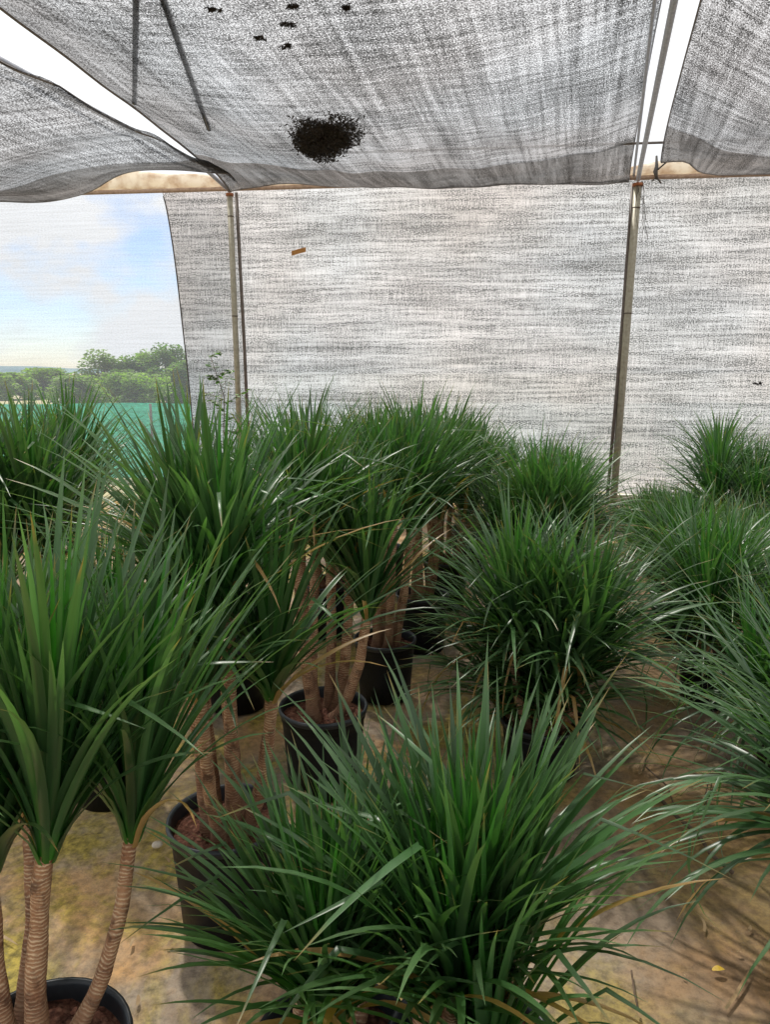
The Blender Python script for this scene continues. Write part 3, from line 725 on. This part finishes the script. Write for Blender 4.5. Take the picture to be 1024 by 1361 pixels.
def tree(px, dist, top_py, half_w, label, seed, tone=0):
    r = random.Random(seed); c = at_y(px, 500, dist); H = at_y(px, top_py, dist).z; W = half_w / F * dist
    e_ = empty('leafy_tree', (c.x, dist, 0)); tag(e_, label, 'tree', 'trees beyond the teal fence')
    b = MB(); b.tube([(0, 0, 0), (.05, 0, H * .3), (-.1, 0, H * .75)], [.14, .11, .04], 8)
    cl = []
    for k in range(36):
        a = r.uniform(0, 6.28); q = math.sqrt(r.random()); zc = r.uniform(.03, .92) * H
        wz = W * (1 - (max(0, zc / H - .45) / .6) ** 2) ; cx = Vector((math.cos(a) * q * wz * .85, math.sin(a) * q * wz * .7, zc)); cl.append((cx, r.uniform(.08, .34) * W + .06 * H, r.random()))
        b.tube([(0, 0, H * .2 + .1 * zc), cx * .6 + Vector((0, 0, H * .1)), cx], [.06, .04, .015], 5)
    b.build('trunk', M['bark'], e_)
    lb = MB(); N = 9000
    for k in range(N):
        cx, cr_, tn = r.choice(cl)
        v = Vector((r.gauss(0, 1), r.gauss(0, 1), r.gauss(0, 1))).normalized() * cr_ * (r.random() ** .4)
        v.z *= .8; p = cx + v
        if p.z > H * 1.02 or p.z < -.1: continue
        m = Matrix.Rotation(r.uniform(0, 6.3), 3, 'Z') @ Matrix.Rotation(r.gauss(0, .7), 3, 'X')
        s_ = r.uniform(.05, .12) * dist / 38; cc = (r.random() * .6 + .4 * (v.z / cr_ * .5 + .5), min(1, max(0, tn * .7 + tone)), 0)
        lb.f.append(tuple(lb.vert(p + m @ Vector(x_) * s_, (0, 0), cc) for x_ in ((-1, 0, 0), (0, .55, .1), (1, 0, 0), (0, -.55, .1))))
    lb.build('crown', M['leaf_tree'], e_)
tree(222, 40, 457, 42, 'tallest bushy tree outside, touching the edge of the pale back net', 1, .0)
tree(140, 42, 466, 38, 'broad tree outside with a square looking top, left of the tallest one', 2, .15)
tree(182, 44, 470, 34, 'darker tree outside in the dip between the two larger crowns', 3, .0)
tree(58, 46, 490, 46, 'low yellow green tree outside near the left end of the teal fence', 4, .45)
tree(8, 44, 496, 40, 'lowest pale bush outside at the left picture edge', 5, .5)
tree(100, 36, 500, 42, 'light green bush outside in front of the square topped tree', 6, .5)
tree(175, 34, 496, 50, 'light green bush outside in front of the tallest trees, just above the teal fence', 7, .35)
tree(250, 38, 480, 34, 'tree outside half hidden behind the curved edge of the pale back net', 8, .1)
tree(-70, 48, 490, 50, 'tree outside beyond the left picture edge', 9, .2)
def m_hill():
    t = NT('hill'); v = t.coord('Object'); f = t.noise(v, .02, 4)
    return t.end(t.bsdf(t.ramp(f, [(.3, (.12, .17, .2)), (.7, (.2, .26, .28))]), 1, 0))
b = MB(); b.grid(lambda u, v: (Vector((lerp(-1400, 900, u), 900 + 120 * v, (1 - abs(2 * v - 1)) * (7 + 6 * mn.noise(Vector((u * 9, 0, 2))) + 4 * mn.noise(Vector((u * 40, 0, 2)))))), (u, v)), 120, 2)
tag(b.build('hills', m_hill()), kind='structure')

# ------------------------------------------------------------------ light
AZ, EL = R(-22), R(60)
sun_d = bpy.data.lights.new('sun', 'SUN'); sun_d.energy = 5.0; sun_d.angle = R(2.2); sun_d.color = (1, .95, .88)
sun = bpy.data.objects.new('sun', sun_d); COL.objects.link(sun)
sv = Vector((math.sin(AZ) * math.cos(EL), math.cos(AZ) * math.cos(EL), math.sin(EL)))
sun.rotation_mode = 'QUATERNION'; sun.rotation_quaternion = sv.to_track_quat('Z', 'Y'); sun.location = sv * 30
w = bpy.data.worlds.new('World'); S.world = w; w.use_nodes = True; t = w.node_tree; t.nodes.clear()
N = t.nodes.new; Lk = t.links.new
sky = N('ShaderNodeTexSky'); sky.sky_type = 'NISHITA'; sky.sun_disc = False; sky.sun_elevation = EL; sky.sun_rotation = AZ; sky.dust_density = .4
tc = N('ShaderNodeTexCoord'); mp = N('ShaderNodeMapping'); mp.inputs['Scale'].default_value = (2.6, 2.6, 5.0); mp.inputs['Location'].default_value = (.4, .2, .35); Lk(tc.outputs['Generated'], mp.inputs[0])
nz = N('ShaderNodeTexNoise'); nz.inputs['Scale'].default_value = 1.6; nz.inputs['Detail'].default_value = 8; nz.inputs['Roughness'].default_value = .5; Lk(mp.outputs[0], nz.inputs['Vector'])
rp = N('ShaderNodeValToRGB'); rp.color_ramp.elements[0].position = .46; rp.color_ramp.elements[1].position = .55; sz = N('ShaderNodeSeparateXYZ'); Lk(tc.outputs['Generated'], sz.inputs[0])
mz = N('ShaderNodeMath'); mz.operation = 'MULTIPLY_ADD'; mz.inputs[1].default_value = .55; Lk(sz.outputs[2], mz.inputs[0]); Lk(nz.outputs['Fac'], mz.inputs[2]); Lk(mz.outputs[0], rp.inputs[0])
mx = N('ShaderNodeMix'); mx.data_type = 'RGBA'; Lk(rp.outputs[0], mx.inputs[0]); sb_ = N('ShaderNodeVectorMath'); sb_.operation = 'MULTIPLY_ADD'; Lk(sky.outputs[0], sb_.inputs[0]); sb_.inputs[1].default_value = (1.0, 1.06, 1.25); sb_.inputs[2].default_value = (.5, .55, .6); Lk(sb_.outputs[0], mx.inputs[6]); rz = N('ShaderNodeValToRGB'); Lk(sz.outputs[2], rz.inputs[0]); e0, e1 = rz.color_ramp.elements; e0.position = .12; e0.color = (.62, .64, .67, 1); e1.position = .6; e1.color = (1, 1, 1, 1)
bm = N('ShaderNodeVectorMath'); bm.operation = 'SCALE'; Lk(rz.outputs[0], bm.inputs[0]); bm.inputs['Scale'].default_value = 12.5; Lk(bm.outputs[0], mx.inputs[7])
bg = N('ShaderNodeBackground'); bg.inputs[1].default_value = .12; Lk(mx.outputs[2], bg.inputs[0])
wo = N('ShaderNodeOutputWorld'); Lk(bg.outputs[0], wo.inputs[0])

S.view_settings.view_transform = 'Standard'; S.view_settings.look = 'None'; S.view_settings.exposure = 0
S.render.engine = 'CYCLES'
S.cycles.max_bounces = 8; S.cycles.transparent_max_bounces = 16; S.cycles.diffuse_bounces = 4; S.cycles.transmission_bounces = 6
